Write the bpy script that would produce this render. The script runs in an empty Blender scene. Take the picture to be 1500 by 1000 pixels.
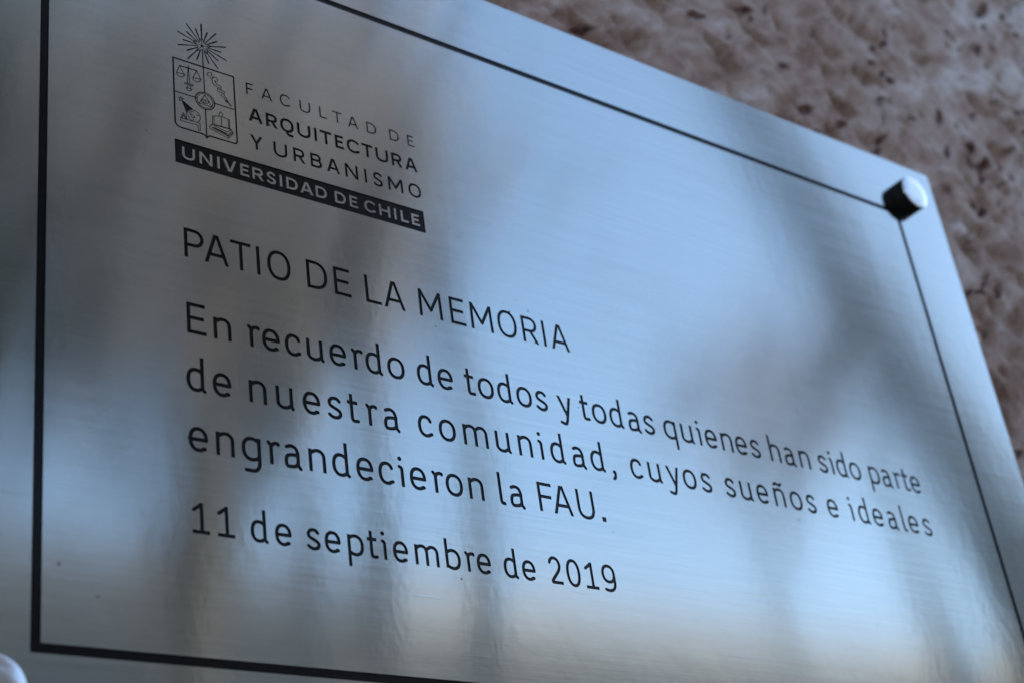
import bpy, bmesh, math, random
import numpy as np
from mathutils import Matrix, Vector
from mathutils.geometry import delaunay_2d_cdt

C = bpy.context.scene.collection
scene = bpy.context.scene
R = math.radians

# ------------------------------------------------------------------ camera
# plaque coordinates: u to the right, v downwards, in millimetres from the top left corner of the
# engraved border; the world is in metres, the wall is the plane Y = WALL_Y, its face looks to -Y
Z0 = 1.9627
def PW(u, v, y=0.0):
    return Vector((u / 1000, y / 1000, Z0 - v * 0.997 / 1000))

cam_data = bpy.data.cameras.new('camera')
cam = bpy.data.objects.new('camera', cam_data)
C.objects.link(cam)
rot = Matrix(((0.7970524825095057, -0.19733616798518072, -0.57075894818247),
              (-0.5894726229413518, -0.45964184977818345, -0.6642675641148925),
              (-0.13126068310075753, 0.865902885280685, -0.48268294597438205)))
cam.matrix_world = Matrix.Translation((-0.16979, -0.42916, Z0 - 0.46267)) @ rot.to_4x4()
cam_data.sensor_width = 36.0
cam_data.lens = 36.0 * 2313.6 / 1500
cam_data.clip_start = 0.02
cam_data.clip_end = 500
cam_data.dof.use_dof = True
cam_data.dof.focus_distance = 0.595
cam_data.dof.aperture_fstop = 10.5
scene.camera = cam

# ------------------------------------------------------------------ sky, sun, exposure
SUN_EL, SUN_AZ = 30.0, 114.0          # azimuth measured from -Y towards +X
world = bpy.data.worlds.new('World')
scene.world = world
world.use_nodes = True
nt = world.node_tree
sky = nt.nodes.new('ShaderNodeTexSky')
sky.sky_type = 'NISHITA'
sky.sun_disc = False
sky.sun_elevation = R(SUN_EL)
sky.sun_rotation = R(180.0 - SUN_AZ)
sky.air_density = 1.0
sky.dust_density = 0.6
sky.ozone_density = 1.0
bg = nt.nodes['Background']
bg.inputs['Strength'].default_value = 0.10
nt.links.new(sky.outputs['Color'], bg.inputs['Color'])

sd = bpy.data.lights.new('sun', 'SUN')
sd.energy = 2.5
sd.angle = R(0.5)
sd.color = (1.0, 0.93, 0.84)
sun = bpy.data.objects.new('sun', sd)
C.objects.link(sun)
sdir = Vector((math.sin(R(SUN_AZ)) * math.cos(R(SUN_EL)), -math.cos(R(SUN_AZ)) * math.cos(R(SUN_EL)), math.sin(R(SUN_EL))))
sun.rotation_euler = sdir.to_track_quat('Z', 'Y').to_euler()
sun.location = (0, 0, 12)

scene.view_settings.view_transform = 'Standard'
scene.view_settings.look = 'None'
scene.view_settings.exposure = 1.88
scene.view_settings.gamma = 1.0
scene.render.engine = 'CYCLES'
scene.cycles.use_denoising = True
scene.cycles.max_bounces = 8

# ------------------------------------------------------------------ helpers
def link_mesh(name, verts, faces, mat=None, parent=None, loc=None, smooth=False):
    me = bpy.data.meshes.new(name)
    me.from_pydata([tuple(v) for v in verts], [], faces)
    me.update()
    if smooth:
        me.polygons.foreach_set('use_smooth', [True] * len(me.polygons))
    if mat: me.materials.append(mat)
    return link_data(name, me, parent, loc)

def link_data(name, me, parent=None, loc=None):
    o = bpy.data.objects.new(name, me)
    C.objects.link(o)
    if parent: o.parent = parent
    if loc is not None: o.location = loc
    return o

def empty(name, loc, label, cat, group=None):
    o = bpy.data.objects.new(name, None)
    C.objects.link(o)
    o.location = loc
    tag(o, label, cat, group)
    return o

def tag(o, label, cat, group=None):
    o['label'] = label
    o['category'] = cat
    if group: o['group'] = group

def new_mat(name):
    m = bpy.data.materials.new(name)
    m.use_nodes = True
    n = m.node_tree
    return m, n, n.nodes['Principled BSDF']

def node(n, kind, **kw):
    x = n.nodes.new(kind)
    for k, v in kw.items():
        if k in x.inputs: x.inputs[k].default_value = v
        else: setattr(x, k, v)
    return x

def ramp(n, stops):
    r = n.nodes.new('ShaderNodeValToRGB')
    e = r.color_ramp.elements
    while len(e) < len(stops): e.new(0.5)
    for i, (p, c) in enumerate(stops):
        e[i].position = p
        e[i].color = (*c, 1) if len(c) == 3 else c
    return r

def math_node(n, op, a, b=None, clamp=False):
    x = n.nodes.new('ShaderNodeMath'); x.operation = op; x.use_clamp = clamp
    for i, s in enumerate((a, b)):
        if s is None: continue
        if isinstance(s, (int, float)): x.inputs[i].default_value = s
        else: n.links.new(s, x.inputs[i])
    return x.outputs[0]

def mapped(n, scale, rot=(0, 0, 0), loc=(0, 0, 0)):
    g = n.nodes.new('ShaderNodeNewGeometry')
    mp = n.nodes.new('ShaderNodeMapping')
    mp.inputs['Scale'].default_value = scale
    mp.inputs['Rotation'].default_value = rot
    mp.inputs['Location'].default_value = loc
    n.links.new(g.outputs['Position'], mp.inputs['Vector'])
    return mp.outputs[0]

# ------------------------------------------------------------------ materials
def brushed_steel():
    m, n, b = new_mat('brushed_steel')
    L = n.links.new
    b.inputs['Metallic'].default_value = 1.0
    # fine brush lines run along X: noise squeezed in Z
    fine = node(n, 'ShaderNodeTexNoise', Scale=1.0, Detail=3.0, Roughness=0.7)
    L(mapped(n, (28, 28, 2600)), fine.inputs['Vector'])
    mid = node(n, 'ShaderNodeTexNoise', Scale=1.0, Detail=2.0, Roughness=0.6)
    L(mapped(n, (9, 9, 520), rot=(0, R(0.6), 0)), mid.inputs['Vector'])
    blot = node(n, 'ShaderNodeTexNoise', Scale=1.0, Detail=4.0, Roughness=0.6)
    L(mapped(n, (14, 14, 22)), blot.inputs['Vector'])
    # slightly longer scratches
    scr = node(n, 'ShaderNodeTexNoise', Scale=1.0, Detail=1.0)
    L(mapped(n, (16, 16, 900), rot=(0, R(-2.2), 0)), scr.inputs['Vector'])
    sr = ramp(n, [(0.70, (0, 0, 0)), (0.80, (1, 1, 1))])
    L(scr.outputs[0], sr.inputs[0])
    # colour
    s = math_node(n, 'ADD', math_node(n, 'MULTIPLY', fine.outputs[0], 0.6), math_node(n, 'MULTIPLY', mid.outputs[0], 0.4))
    cr = ramp(n, [(0.28, (0.525, 0.56, 0.54)), (0.72, (0.66, 0.70, 0.67))])
    L(s, cr.inputs[0])
    # sparse specks of dirt
    sp = node(n, 'ShaderNodeTexVoronoi', Scale=1.0, Randomness=1.0)
    L(mapped(n, (75, 75, 75)), sp.inputs['Vector'])
    dots = math_node(n, 'LESS_THAN', math_node(n, 'ADD', sp.outputs['Distance'], math_node(n, 'MULTIPLY', blot.outputs[0], 0.12)), 0.088)
    mxs = n.nodes.new('ShaderNodeMixRGB'); mxs.inputs[2].default_value = (0.16, 0.15, 0.14, 1)
    L(dots, mxs.inputs[0]); L(cr.outputs[0], mxs.inputs[1])
    L(mxs.outputs[0], b.inputs['Base Color'])
    # roughness
    rr = math_node(n, 'ADD', 0.099, math_node(n, 'MULTIPLY', math_node(n, 'SUBTRACT', s, 0.5), 0.05))
    rr = math_node(n, 'ADD', rr, math_node(n, 'MULTIPLY', math_node(n, 'SUBTRACT', blot.outputs[0], 0.5), 0.03))
    L(rr, b.inputs['Roughness'])
    b.inputs['Anisotropic'].default_value = 0.8
    tv = node(n, 'ShaderNodeCombineXYZ'); tv.inputs[2].default_value = 1.0
    L(tv.outputs[0], b.inputs['Tangent'])
    # relief: brush lines, light waviness of the sheet
    b1 = node(n, 'ShaderNodeBump', Strength=0.14, Distance=0.00004)
    L(s, b1.inputs['Height'])
    wav = node(n, 'ShaderNodeTexNoise', Scale=1.0, Detail=2.0, Roughness=0.5)
    L(mapped(n, (190, 190, 120)), wav.inputs['Vector'])
    b2 = node(n, 'ShaderNodeBump', Strength=0.22, Distance=0.00006)
    L(wav.outputs[0], b2.inputs['Height'])
    L(b1.outputs[0], b2.inputs['Normal'])
    wide = node(n, 'ShaderNodeTexNoise', Scale=1.0, Detail=1.0)
    L(mapped(n, (22, 22, 12)), wide.inputs['Vector'])
    b3 = node(n, 'ShaderNodeBump', Strength=0.14, Distance=0.0006)
    L(wide.outputs[0], b3.inputs['Height'])
    L(b2.outputs[0], b3.inputs['Normal'])
    b4 = node(n, 'ShaderNodeBump', Strength=0.08, Distance=0.00005)
    L(sr.outputs[0], b4.inputs['Height'])
    L(b3.outputs[0], b4.inputs['Normal'])
    L(b4.outputs[0], b.inputs['Normal'])
    return m

def black_paint():
    m, n, b = new_mat('black_enamel')
    no = node(n, 'ShaderNodeTexNoise', Scale=900.0, Detail=2.0)
    L = n.links.new
    L(mapped(n, (1, 1, 1)), no.inputs['Vector'])
    r = ramp(n, [(0.3, (0.003, 0.003, 0.0035)), (0.7, (0.007, 0.0075, 0.008))])
    L(no.outputs[0], r.inputs[0]); L(r.outputs[0], b.inputs['Base Color'])
    b.inputs['Roughness'].default_value = 0.16
    b.inputs['IOR'].default_value = 1.34
    bp = node(n, 'ShaderNodeBump', Strength=0.15, Distance=0.00005)
    L(no.outputs[0], bp.inputs['Height']); L(bp.outputs[0], b.inputs['Normal'])
    return m

def chrome_satin():
    m, n, b = new_mat('satin_steel')
    b.inputs['Metallic'].default_value = 1.0
    b.inputs['Base Color'].default_value = (0.85, 0.86, 0.87, 1)
    no = node(n, 'ShaderNodeTexNoise', Scale=300.0, Detail=3.0)
    n.links.new(mapped(n, (1, 1, 1)), no.inputs['Vector'])
    n.links.new(math_node(n, 'ADD', 0.13, math_node(n, 'MULTIPLY', no.outputs[0], 0.12)), b.inputs['Roughness'])
    return m

def stone():
    m, n, b = new_mat('rough_stone')
    L = n.links.new
    W1 = mapped(n, (1.0, 1.0, 1.0), rot=(0, R(38), 0))
    # warp
    wn = node(n, 'ShaderNodeTexNoise', Scale=14.0, Detail=2.0)
    L(W1, wn.inputs['Vector'])
    wadd = n.nodes.new('ShaderNodeMixRGB'); wadd.blend_type = 'LINEAR_LIGHT'; wadd.inputs[0].default_value = 0.02
    L(W1, wadd.inputs[1]); L(wn.outputs['Color'], wadd.inputs[2])
    mp = node(n, 'ShaderNodeMapping'); mp.inputs['Scale'].default_value = (24, 24, 52)
    L(wadd.outputs[0], mp.inputs['Vector'])
    blotch = node(n, 'ShaderNodeTexNoise', Scale=1.0, Detail=9.0, Roughness=0.64)
    L(mp.outputs[0], blotch.inputs['Vector'])
    # paler up to the right: stronger sky light there put into the stone colour
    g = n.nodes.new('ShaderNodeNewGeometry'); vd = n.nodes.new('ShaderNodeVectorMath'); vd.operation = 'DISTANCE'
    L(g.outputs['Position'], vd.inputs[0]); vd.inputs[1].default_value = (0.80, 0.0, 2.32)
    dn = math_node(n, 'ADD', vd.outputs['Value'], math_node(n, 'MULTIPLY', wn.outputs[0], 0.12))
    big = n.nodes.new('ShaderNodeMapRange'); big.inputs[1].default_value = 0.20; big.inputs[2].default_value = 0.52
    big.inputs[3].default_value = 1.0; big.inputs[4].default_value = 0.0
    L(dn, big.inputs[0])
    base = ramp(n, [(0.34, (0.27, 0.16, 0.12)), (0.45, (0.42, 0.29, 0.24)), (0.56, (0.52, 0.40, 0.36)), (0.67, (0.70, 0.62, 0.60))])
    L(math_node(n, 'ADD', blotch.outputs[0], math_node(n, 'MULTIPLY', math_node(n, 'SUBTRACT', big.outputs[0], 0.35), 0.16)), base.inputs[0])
    # brown pits and short seams
    mp2 = node(n, 'ShaderNodeMapping'); mp2.inputs['Scale'].default_value = (36, 36, 84)
    L(wadd.outputs[0], mp2.inputs['Vector'])
    vo = node(n, 'ShaderNodeTexVoronoi', Scale=1.0, Randomness=1.0)
    L(mp2.outputs[0], vo.inputs['Vector'])
    pn = node(n, 'ShaderNodeTexNoise', Scale=0.45, Detail=3.0)
    L(mp2.outputs[0], pn.inputs['Vector'])
    ragged = node(n, 'ShaderNodeTexNoise', Scale=3.0, Detail=3.0)
    L(mp2.outputs[0], ragged.inputs['Vector'])
    pv = math_node(n, 'ADD', math_node(n, 'ADD', vo.outputs['Distance'], math_node(n, 'MULTIPLY', pn.outputs[0], 1.5)), math_node(n, 'MULTIPLY', ragged.outputs[0], 0.5))
    pr = ramp(n, [(0.84, (1, 1, 1)), (1.0, (0, 0, 0))])
    L(math_node(n, 'MULTIPLY', pv, 0.80), pr.inputs[0])
    mx = n.nodes.new('ShaderNodeMixRGB')
    L(pr.outputs[0], mx.inputs[0]); L(base.outputs[0], mx.inputs[1]); mx.inputs[2].default_value = (0.10, 0.035, 0.018, 1)
    L(mx.outputs[0], b.inputs['Base Color'])
    b.inputs['Roughness'].default_value = 0.85
    h = math_node(n, 'SUBTRACT', blotch.outputs[0], math_node(n, 'MULTIPLY', pr.outputs[0], 0.5))
    bp = node(n, 'ShaderNodeBump', Strength=0.9, Distance=0.005)
    L(h, bp.inputs['Height'])
    L(bp.outputs[0], b.inputs['Normal'])
    return m

def plain(name, col, rough=0.8, var=0.25, scale=6.0, metal=0.0):
    m, n, b = new_mat(name)
    no = node(n, 'ShaderNodeTexNoise', Scale=scale, Detail=4.0)
    n.links.new(mapped(n, (1, 1, 1)), no.inputs['Vector'])
    r = ramp(n, [(0.3, tuple(c * (1 - var) for c in col)), (0.7, tuple(min(1, c * (1 + var)) for c in col))])
    n.links.new(no.outputs[0], r.inputs[0]); n.links.new(r.outputs[0], b.inputs['Base Color'])
    b.inputs['Roughness'].default_value = rough
    b.inputs['Metallic'].default_value = metal
    return m

M_STEEL = brushed_steel()
M_BLACK = black_paint()
M_CAP = chrome_satin()
def dark_steel():
    m, n, b = new_mat('near_black_steel')
    b.inputs['Base Color'].default_value = (0.012, 0.011, 0.010, 1)  # cap sides coloured near black, far darker than the cap faces
    b.inputs['Roughness'].default_value = 0.4
    b.inputs['IOR'].default_value = 1.12
    return m
M_DARK = dark_steel()
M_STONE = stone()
M_BARK = plain('grey_brown_bark', (0.09, 0.084, 0.08), 0.9, 0.35, 9.0)
M_LEAF = plain('dry_leaves', (0.50, 0.44, 0.43), 0.7, 0.35, 1.5)
M_PINK = plain('pale_blossom', (0.60, 0.47, 0.44), 0.7, 0.25, 1.5)
M_GREEN = plain('evergreen_leaves', (0.10, 0.12, 0.115), 0.6, 0.4, 1.5)
M_PAVE = plain('patio_concrete', (0.16, 0.15, 0.14), 0.85, 0.2, 2.0)
M_FACADE = plain('cream_render', (0.40, 0.36, 0.33), 0.8, 0.08, 0.6)
M_DARKFACADE = plain('grey_brown_shaded_render', (0.09, 0.078, 0.067), 0.8, 0.12, 0.6)  # left parapet: its shade is put into the colour, darker than the cream
M_BASEWALL = plain('grey_render', (0.04, 0.042, 0.047), 0.8, 0.1, 0.6)
M_GLASS = plain('dark_window_glass', (0.02, 0.025, 0.03), 0.12, 0.1, 1.0)
M_FRAME = plain('grey_window_frame', (0.09, 0.09, 0.09), 0.5, 0.05, 3.0)

# ------------------------------------------------------------------ engraved lettering
# every glyph is a set of strokes in an ink box of width W; y runs up from the baseline
# a stroke = (points, start cap, end cap); cap 'b' is square, 'r' is round
W_BODY = {'P': 7.83, 'A': 9.83, 'T': 8.46, 'I': 1.40, 'O': 9.8, 'D': 9.03, 'E': 7.5, 'L': 7.11, 'M': 11.2, 'R': 8.27, 'n': 7.01, 'r': 5.13, 'e': 7.28, 'c': 6.68, 'u': 7.4, 'd': 7.52, 'o': 7.85, 't': 4.95, 's': 6.2, 'y': 7.56, 'a': 6.75, 'q': 7.45, 'i': 2.3, 'm': 11.78, ',': 2.2, 'g': 7.49, 'l': 2.9, 'F': 7.46, 'U': 8.83, '.': 2.0, '1': 7.24, 'p': 7.54, 'b': 7.63, '2': 7.23, '0': 7.78, '9': 7.84, 'h': 7.0, 'ñ': 7.0}
W_G1 = {'F': 3.3, 'A': 4.95, 'C': 4.65, 'U': 4.95, 'L': 3.25, 'T': 4.44, 'D': 4.7, 'E': 3.34}
W_G2 = {'A': 6.23, 'R': 5.25, 'Q': 6.14, 'U': 6.2, 'I': 1.2, 'T': 5.45, 'E': 4.12, 'C': 6.05}
W_G3 = {'Y': 5.5, 'U': 6.1, 'R': 5.26, 'B': 5.16, 'A': 6.15, 'N': 6.06, 'I': 1.1, 'S': 4.68, 'M': 7.34, 'O': 6.35}
W_G4 = {'U': 5.2, 'N': 5.3, 'I': 1.1, 'V': 5.47, 'E': 3.8, 'R': 4.75, 'S': 3.97, 'D': 5.0, 'A': 5.77, 'C': 5.15, 'H': 5.2, 'L': 3.6}

def arc(cx, cy, rx, ry, a0, a1, n=22, p=2.25):
    out = []
    for i in range(n + 1):
        a = R(a0 + (a1 - a0) * i / n)
        c, s = math.cos(a), math.sin(a)
        out.append((cx + rx * math.copysign(abs(c) ** (2 / p), c), cy + ry * math.copysign(abs(s) ** (2 / p), s)))
    return out

def spline(pts, n=6):
    p = [pts[0]] + list(pts) + [pts[-1]]
    out = []
    for i in range(1, len(p) - 2):
        p0, p1, p2, p3 = p[i - 1], p[i], p[i + 1], p[i + 2]
        for k in range(n):
            t = k / n
            out.append(tuple(0.5 * (2 * p1[j] + (p2[j] - p0[j]) * t + (2 * p0[j] - 5 * p1[j] + 4 * p2[j] - p3[j]) * t * t
                                    + (3 * p1[j] - p0[j] - 3 * p2[j] + p3[j]) * t ** 3) for j in (0, 1)))
    out.append(tuple(pts[-1]))
    return out

def glyph(ch, W, s, X, CAP, ASC, DESC):
    h = s / 2
    l, r = h, W - h
    ov = 0.28 * X / 8.9
    k = X / 8.9
    b, t = h - ov, X + ov - h                    # round letters, centre line
    cb, ct = h - ov, CAP + ov - h
    S = []
    add = lambda pts, a='r', z='r': S.append((pts, a, z))
    clip = None
    stem = lambda x, y0, y1: add([(x, y0), (x, y1)], 'b', 'b')
    if ch == 'o': add(arc(W/2, X/2, r - W/2, t - X/2, 0, 360, 44))
    elif ch in 'O0': add(arc(W/2, CAP/2, r - W/2, ct - CAP/2, 0, 360, 52))
    elif ch == 'Q':
        add(arc(W/2, CAP/2, r - W/2, ct - CAP/2, 0, 360, 52))
        add([(W*.48, cb), (W*.50, cb - s*.95), (W*.62, cb - s*1.45), (W*.93, cb - s*1.5)], 'r', 'b')
    elif ch == 'e':
        ym = X * .50
        add([(l, ym), (r, ym)] )
        add(arc(W/2, ym, r - W/2, t - ym, 0, 180, 24) + arc(W/2, ym, r - W/2, ym - b, 180, 308, 18)[1:] + [(r - .08*W, b + .075*X)])
    elif ch == 'c': add([(r - .02*W, X*.76)] + arc(W*.53, X/2, W*.53 - l, t - X/2, 52, 306, 34) + [(r, b + .10*X)])
    elif ch == 'C': add([(r - .01*W, CAP*.80)] + arc(W*.54, CAP/2, W*.54 - l, ct - CAP/2, 52, 308, 34) + [(r, cb + .10*CAP)])
    elif ch in 'sS':
        y0, y1 = (b, t) if ch == 's' else (cb, ct)
        P = [(.93, .86), (.76, .965), (.5, 1), (.2, .94), (.04, .77), (.15, .60), (.5, .49), (.86, .375), (.98, .22), (.82, .055), (.46, 0), (.18, .05), (0, .13)]
        add(spline([(l + x*(r-l), y0 + y*(y1-y0)) for x, y in P]))
    elif ch == 'a':
        xs = r - .085*W
        add(spline([(l + .07*W, t - .06*X), (W*.42, t), (W*.68, t - .07*X), (xs, X*.66), (xs, X*.5)]) + [(xs, X*.14)] + [(xs + .02*W, .09*X), (r + .3*k, -.02*X + .1)], 'r', 'r')
        add(spline([(xs, X*.565), (W*.5, X*.57), (W*.2, X*.50), (l, X*.28), (W*.17, X*.07), (W*.42, b), (W*.68, X*.10), (xs, X*.23)]))
    elif ch in 'dq':
        xs = r - (.10*W if ch == 'd' else 0.0)
        cx = l + (xs - l) * .54
        bowl = [(xs, X*.83)] + arc(cx, X/2, cx - l, t - X/2, 62, 298, 34) + [(xs, X*.17)]
        add(bowl)
        if ch == 'd': add([(xs, ASC), (xs, X*.12), (r, h*.55)], 'b', 'r')
        else: add([(xs, X), (xs, -DESC)], 'b', 'b')
    elif ch == 'g':
        xs = r
        cx = l + (xs - l) * .54
        add([(xs, X*.83)] + arc(cx, X/2, cx - l, t - X/2, 62, 298, 34) + [(xs, X*.17)])
        add([(xs, X), (xs, .02*X)] + arc(cx, -.02*X, xs - cx, DESC*.93 - h, 0, -90, 10) + [(l + .1*W, -DESC*.80)], 'b', 'r')
        add([(xs, X*.93), (xs + .02*W, X - h)])
    elif ch in 'pb':
        xs = l
        cx = r - (r - xs) * .54
        add([(xs, X*.83)] + arc(cx, X/2, r - cx, t - X/2, 118, -118, 34) + [(xs, X*.17)])
        stem(xs, -DESC if ch == 'p' else h*.6, X if ch == 'p' else ASC)
    elif ch in 'nhñm':
        stem(l, 0, ASC if ch == 'h' else X)
        def arch(x0, x1):
            add([(x0, X*.80)] + arc((x0+x1)/2 + .03*(x1-x0), X*.64, (x1-x0)*.47, t - X*.64, 125, 0, 14) + [(x1, 0)], 'r', 'b')
        if ch == 'm': arch(l, W/2); arch(W/2, r)
        else: arch(l, r)
        if ch == 'ñ':
            y = X + 2.05*k
            add(spline([(W*.20, y - .35*k), (W*.34, y + .40*k), (W*.52, y + .02*k), (W*.70, y - .35*k), (W*.84, y + .42*k)]))
    elif ch == 'u':
        xs = r - .07*W
        add([(l, X), (l, X*.32)] + arc((l+xs)/2 - .02*W, X*.34, (xs-l)*.49, X*.34 - b, 180, 300, 14)[1:] + [(xs, X*.20)], 'b', 'r')
        add([(xs, X), (xs, X*.12), (r, h*.55)], 'b', 'r')
    elif ch == 'r':
        xs = l + .16*W
        add([(l - .02*W, X - h*.75), (xs, X*.80)])
        add([(xs, 0), (xs, X*.80)], 'b', 'r')
        add(spline([(xs, X*.74), (xs + .12*W, X*.87), (xs + .33*W, t - .2*k), (r - .03*W, t - .25*k), (r, t - .55*k)]))
    elif ch == 't':
        xs = l + .22*W
        add([(xs, 11.75*k), (xs, X*.22)] + spline([(xs, X*.22), (xs + .06*W, X*.09), (xs + .25*W, b + .02*X), (r, b + .03*X)]), 'b', 'r')
        add([(0, X - h), (r + h*.4, X - h)], 'b', 'b')
    elif ch == 'l':
        add([(l, ASC), (l, X*.22)] + spline([(l, X*.22), (l + .10*W, X*.08), (l + .33*W, b + .01*X), (r + .02*W, b)]), 'b', 'r')
    elif ch == 'i':
        xs = r
        add([(l - .05*W, X - h - .1*k), (xs - .3*s, X - h - .25*k), (xs, X*.80)])
        add([(xs, 0), (xs, X*.82)], 'b', 'r')
        add([(xs - .42*s, X + 2.45*k), (xs - .40*s, X + 2.5*k)]); S[-1] = S[-1] + (s*.62,)
    elif ch == 'y':
        clip = (-99, X)
        xr, yb = r, -DESC + h
        add([(l - .1, X + .5), (W*.575, X*.06)])
        add([(r + .03, X + .5), (W*.60, -.06*X), (W*.555, -DESC*.45), (W*.47, -DESC*.78), (W*.33, yb + .05), (W*.13, yb + .12*DESC)])
    elif ch == ',':
        add([(r - s*.35, h*1.05), (r - s*.36, h*1.06)]); S[-1] = S[-1] + (s*.58,)
        add(spline([(r - .02, h*1.0), (r - .02, -h*.8), (W*.5, -s*1.3), (l*.6, -s*1.6)]))
    elif ch == '.': add([(W/2, 0), (W/2, 2.1*k)], 'b', 'b'); S[-1] = S[-1] + (W/2,)
    elif ch == '1':
        stem(W*.56, 0, CAP); add([(W*.56, CAP - h*.9), (l + .02*W, CAP*.76)], 'r', 'r')
        add([(0.02*W, h), (W, h)], 'b', 'b')
    elif ch == '2':
        P = [(.02, .80), (.10, .90), (.30, .985), (.5, 1.0), (.78, .93), (.93, .74), (.86, .55), (.60, .36), (.25, .15), (.12, .05), (.16, .0)]
        y0 = h
        add(spline([(l + x*(r-l), y0 + y*(ct-y0)) for x, y in P]) )
        add([(l + .14*(r-l), h), (W, h)], 'r', 'b')
    elif ch == '9':
        ry = CAP*.30
        add(arc(W/2, ct - ry, r - W/2, ry, 0, 360, 40))
        add([(r, ct - ry)] + arc(W*.42, CAP*.36, r - W*.42, CAP*.36 - cb, 0, -95, 14) + [(l + .08*W, cb + .03*CAP)])
    elif ch in 'PRB':
        stem(l, 0, CAP)
        ym = CAP * (.44 if ch == 'P' else .455 if ch == 'R' else .53)
        xr = r if ch == 'P' else r - .04*W
        if ch == 'B': xr = r - .06*W
        ry = (CAP - h - ym) / 2
        rx = min(ry * 1.0, (xr - l) * .62)
        add([(l, CAP - h), (xr - rx, CAP - h)] + arc(xr - rx, ym + ry, rx, ry, 90, -90, 16, 2.1)[1:] + [(l, ym)])
        if ch == 'R':
            clip = (0, 99)
            add([(W*.50, ym), (r + .03*W, -.05*CAP)])
        if ch == 'B':
            ry = (ym - h) / 2; rx = min(ry, (r - l)*.62)
            add([(l, ym), (r - rx, ym)] + arc(r - rx, ym - ry, rx, ry, 90, -90, 16, 2.1)[1:] + [(l, h)])
    elif ch == 'D':
        rx, ry = (r - l) * .66, CAP/2 - h
        add([(l, CAP - h), (r - rx, CAP - h)] + arc(r - rx, CAP/2, rx, ry, 90, -90, 24, 2.35)[1:] + [(l, h)])
        stem(l, 0, CAP)
    elif ch in 'EFL':
        stem(l, 0, CAP)
        if ch in 'EL': add([(0, h), (W, h)], 'b', 'b')
        if ch in 'EF':
            add([(0, CAP - h), (W*.96, CAP - h)], 'b', 'b')
            add([(l, CAP*.515), (W*.88, CAP*.515)], 'b', 'b')
    elif ch == 'T':
        stem(W/2, 0, CAP); add([(0, CAP - h), (W, CAP - h)], 'b', 'b')
    elif ch == 'H':
        stem(l, 0, CAP); stem(r, 0, CAP); add([(l, CAP*.51), (r, CAP*.51)])
    elif ch == 'I': stem(W/2, 0, CAP)
    elif ch == 'U':
        ry = CAP * .34
        add([(l, CAP), (l, cb + ry)] + arc(W/2, cb + ry, r - W/2, ry, 180, 360, 26)[1:] + [(r, CAP)], 'b', 'b')
    elif ch in 'AV':
        clip = (0, CAP)
        f = (lambda y: y) if ch == 'A' else (lambda y: CAP - y)
        xo = h * 1.10
        dx = W/2 - xo - .18*s
        for sg in (-1, 1):
            x0, x1 = W/2 + sg*(W/2 - xo), W/2 + sg*.18*s
            add([(x0 + sg*dx*.1, f(-.1*CAP)), (x1 - sg*dx*.04, f(CAP*1.04))])
        if ch == 'A':
            yy = CAP * .305; q = (W/2 - xo) * (1 - .305) * .97
            add([(W/2 - q, yy), (W/2 + q, yy)])
    elif ch == 'Y':
        clip = (0, CAP)
        for sg in (-1, 1): add([(W/2 + sg*(W/2 - h*1.15)*1.1, CAP*1.06), (W/2, CAP*.44)])
        add([(W/2, -1), (W/2, CAP*.44)])
    elif ch == 'N':
        clip = (0, CAP)
        stem(l, 0, CAP); stem(r, 0, CAP); add([(l - .03*W, CAP*1.03), (r + .03*W, -.03*CAP)])
    elif ch == 'M':
        clip = (0, CAP)
        wd = .06 * W
        add([(l - .00*W, -.3), (l + wd*.35, CAP + .3)]); add([(r, -.3), (r - wd*.35, CAP + .3)])
        ym = CAP * .27
        add([(l + wd*.2 - .02*W, CAP*1.03), (W/2, ym)]); add([(r - wd*.2 + .02*W, CAP*1.03), (W/2, ym)])
    else: raise ValueError(ch)
    return S, clip

def seg_field(GX, GY, a, b, hw, butt_a, butt_b):
    dx, dy = b[0] - a[0], b[1] - a[1]
    L = math.hypot(dx, dy)
    if L < 1e-6: return np.hypot(GX - a[0], GY - a[1]) - hw
    ux, uy = dx / L, dy / L
    px, py = GX - a[0], GY - a[1]
    t = px*ux + py*uy
    d = np.abs(-px*uy + py*ux)
    tc = np.clip(t, 0, L)
    f = np.hypot(t - tc, d) - hw
    if butt_a: f = np.where(t < hw, np.maximum(d - hw, -t), f)
    if butt_b: f = np.where(t > L - hw, np.maximum(d - hw, t - L), f)
    return f

def poly_field(GX, GY, pts):
    f = np.full(GX.shape, 1e9); inside = np.zeros(GX.shape, bool)
    n = len(pts)
    for i in range(n):
        a, b = pts[i], pts[(i + 1) % n]
        f = np.minimum(f, seg_field(GX, GY, a, b, 0, False, False))
        c = ((a[1] > GY) != (b[1] > GY))
        with np.errstate(divide='ignore', invalid='ignore'):
            inside ^= c & (GX < (b[0] - a[0]) * (GY - a[1]) / (b[1] - a[1]) + a[0])
    return np.where(inside, -f, f)

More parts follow.
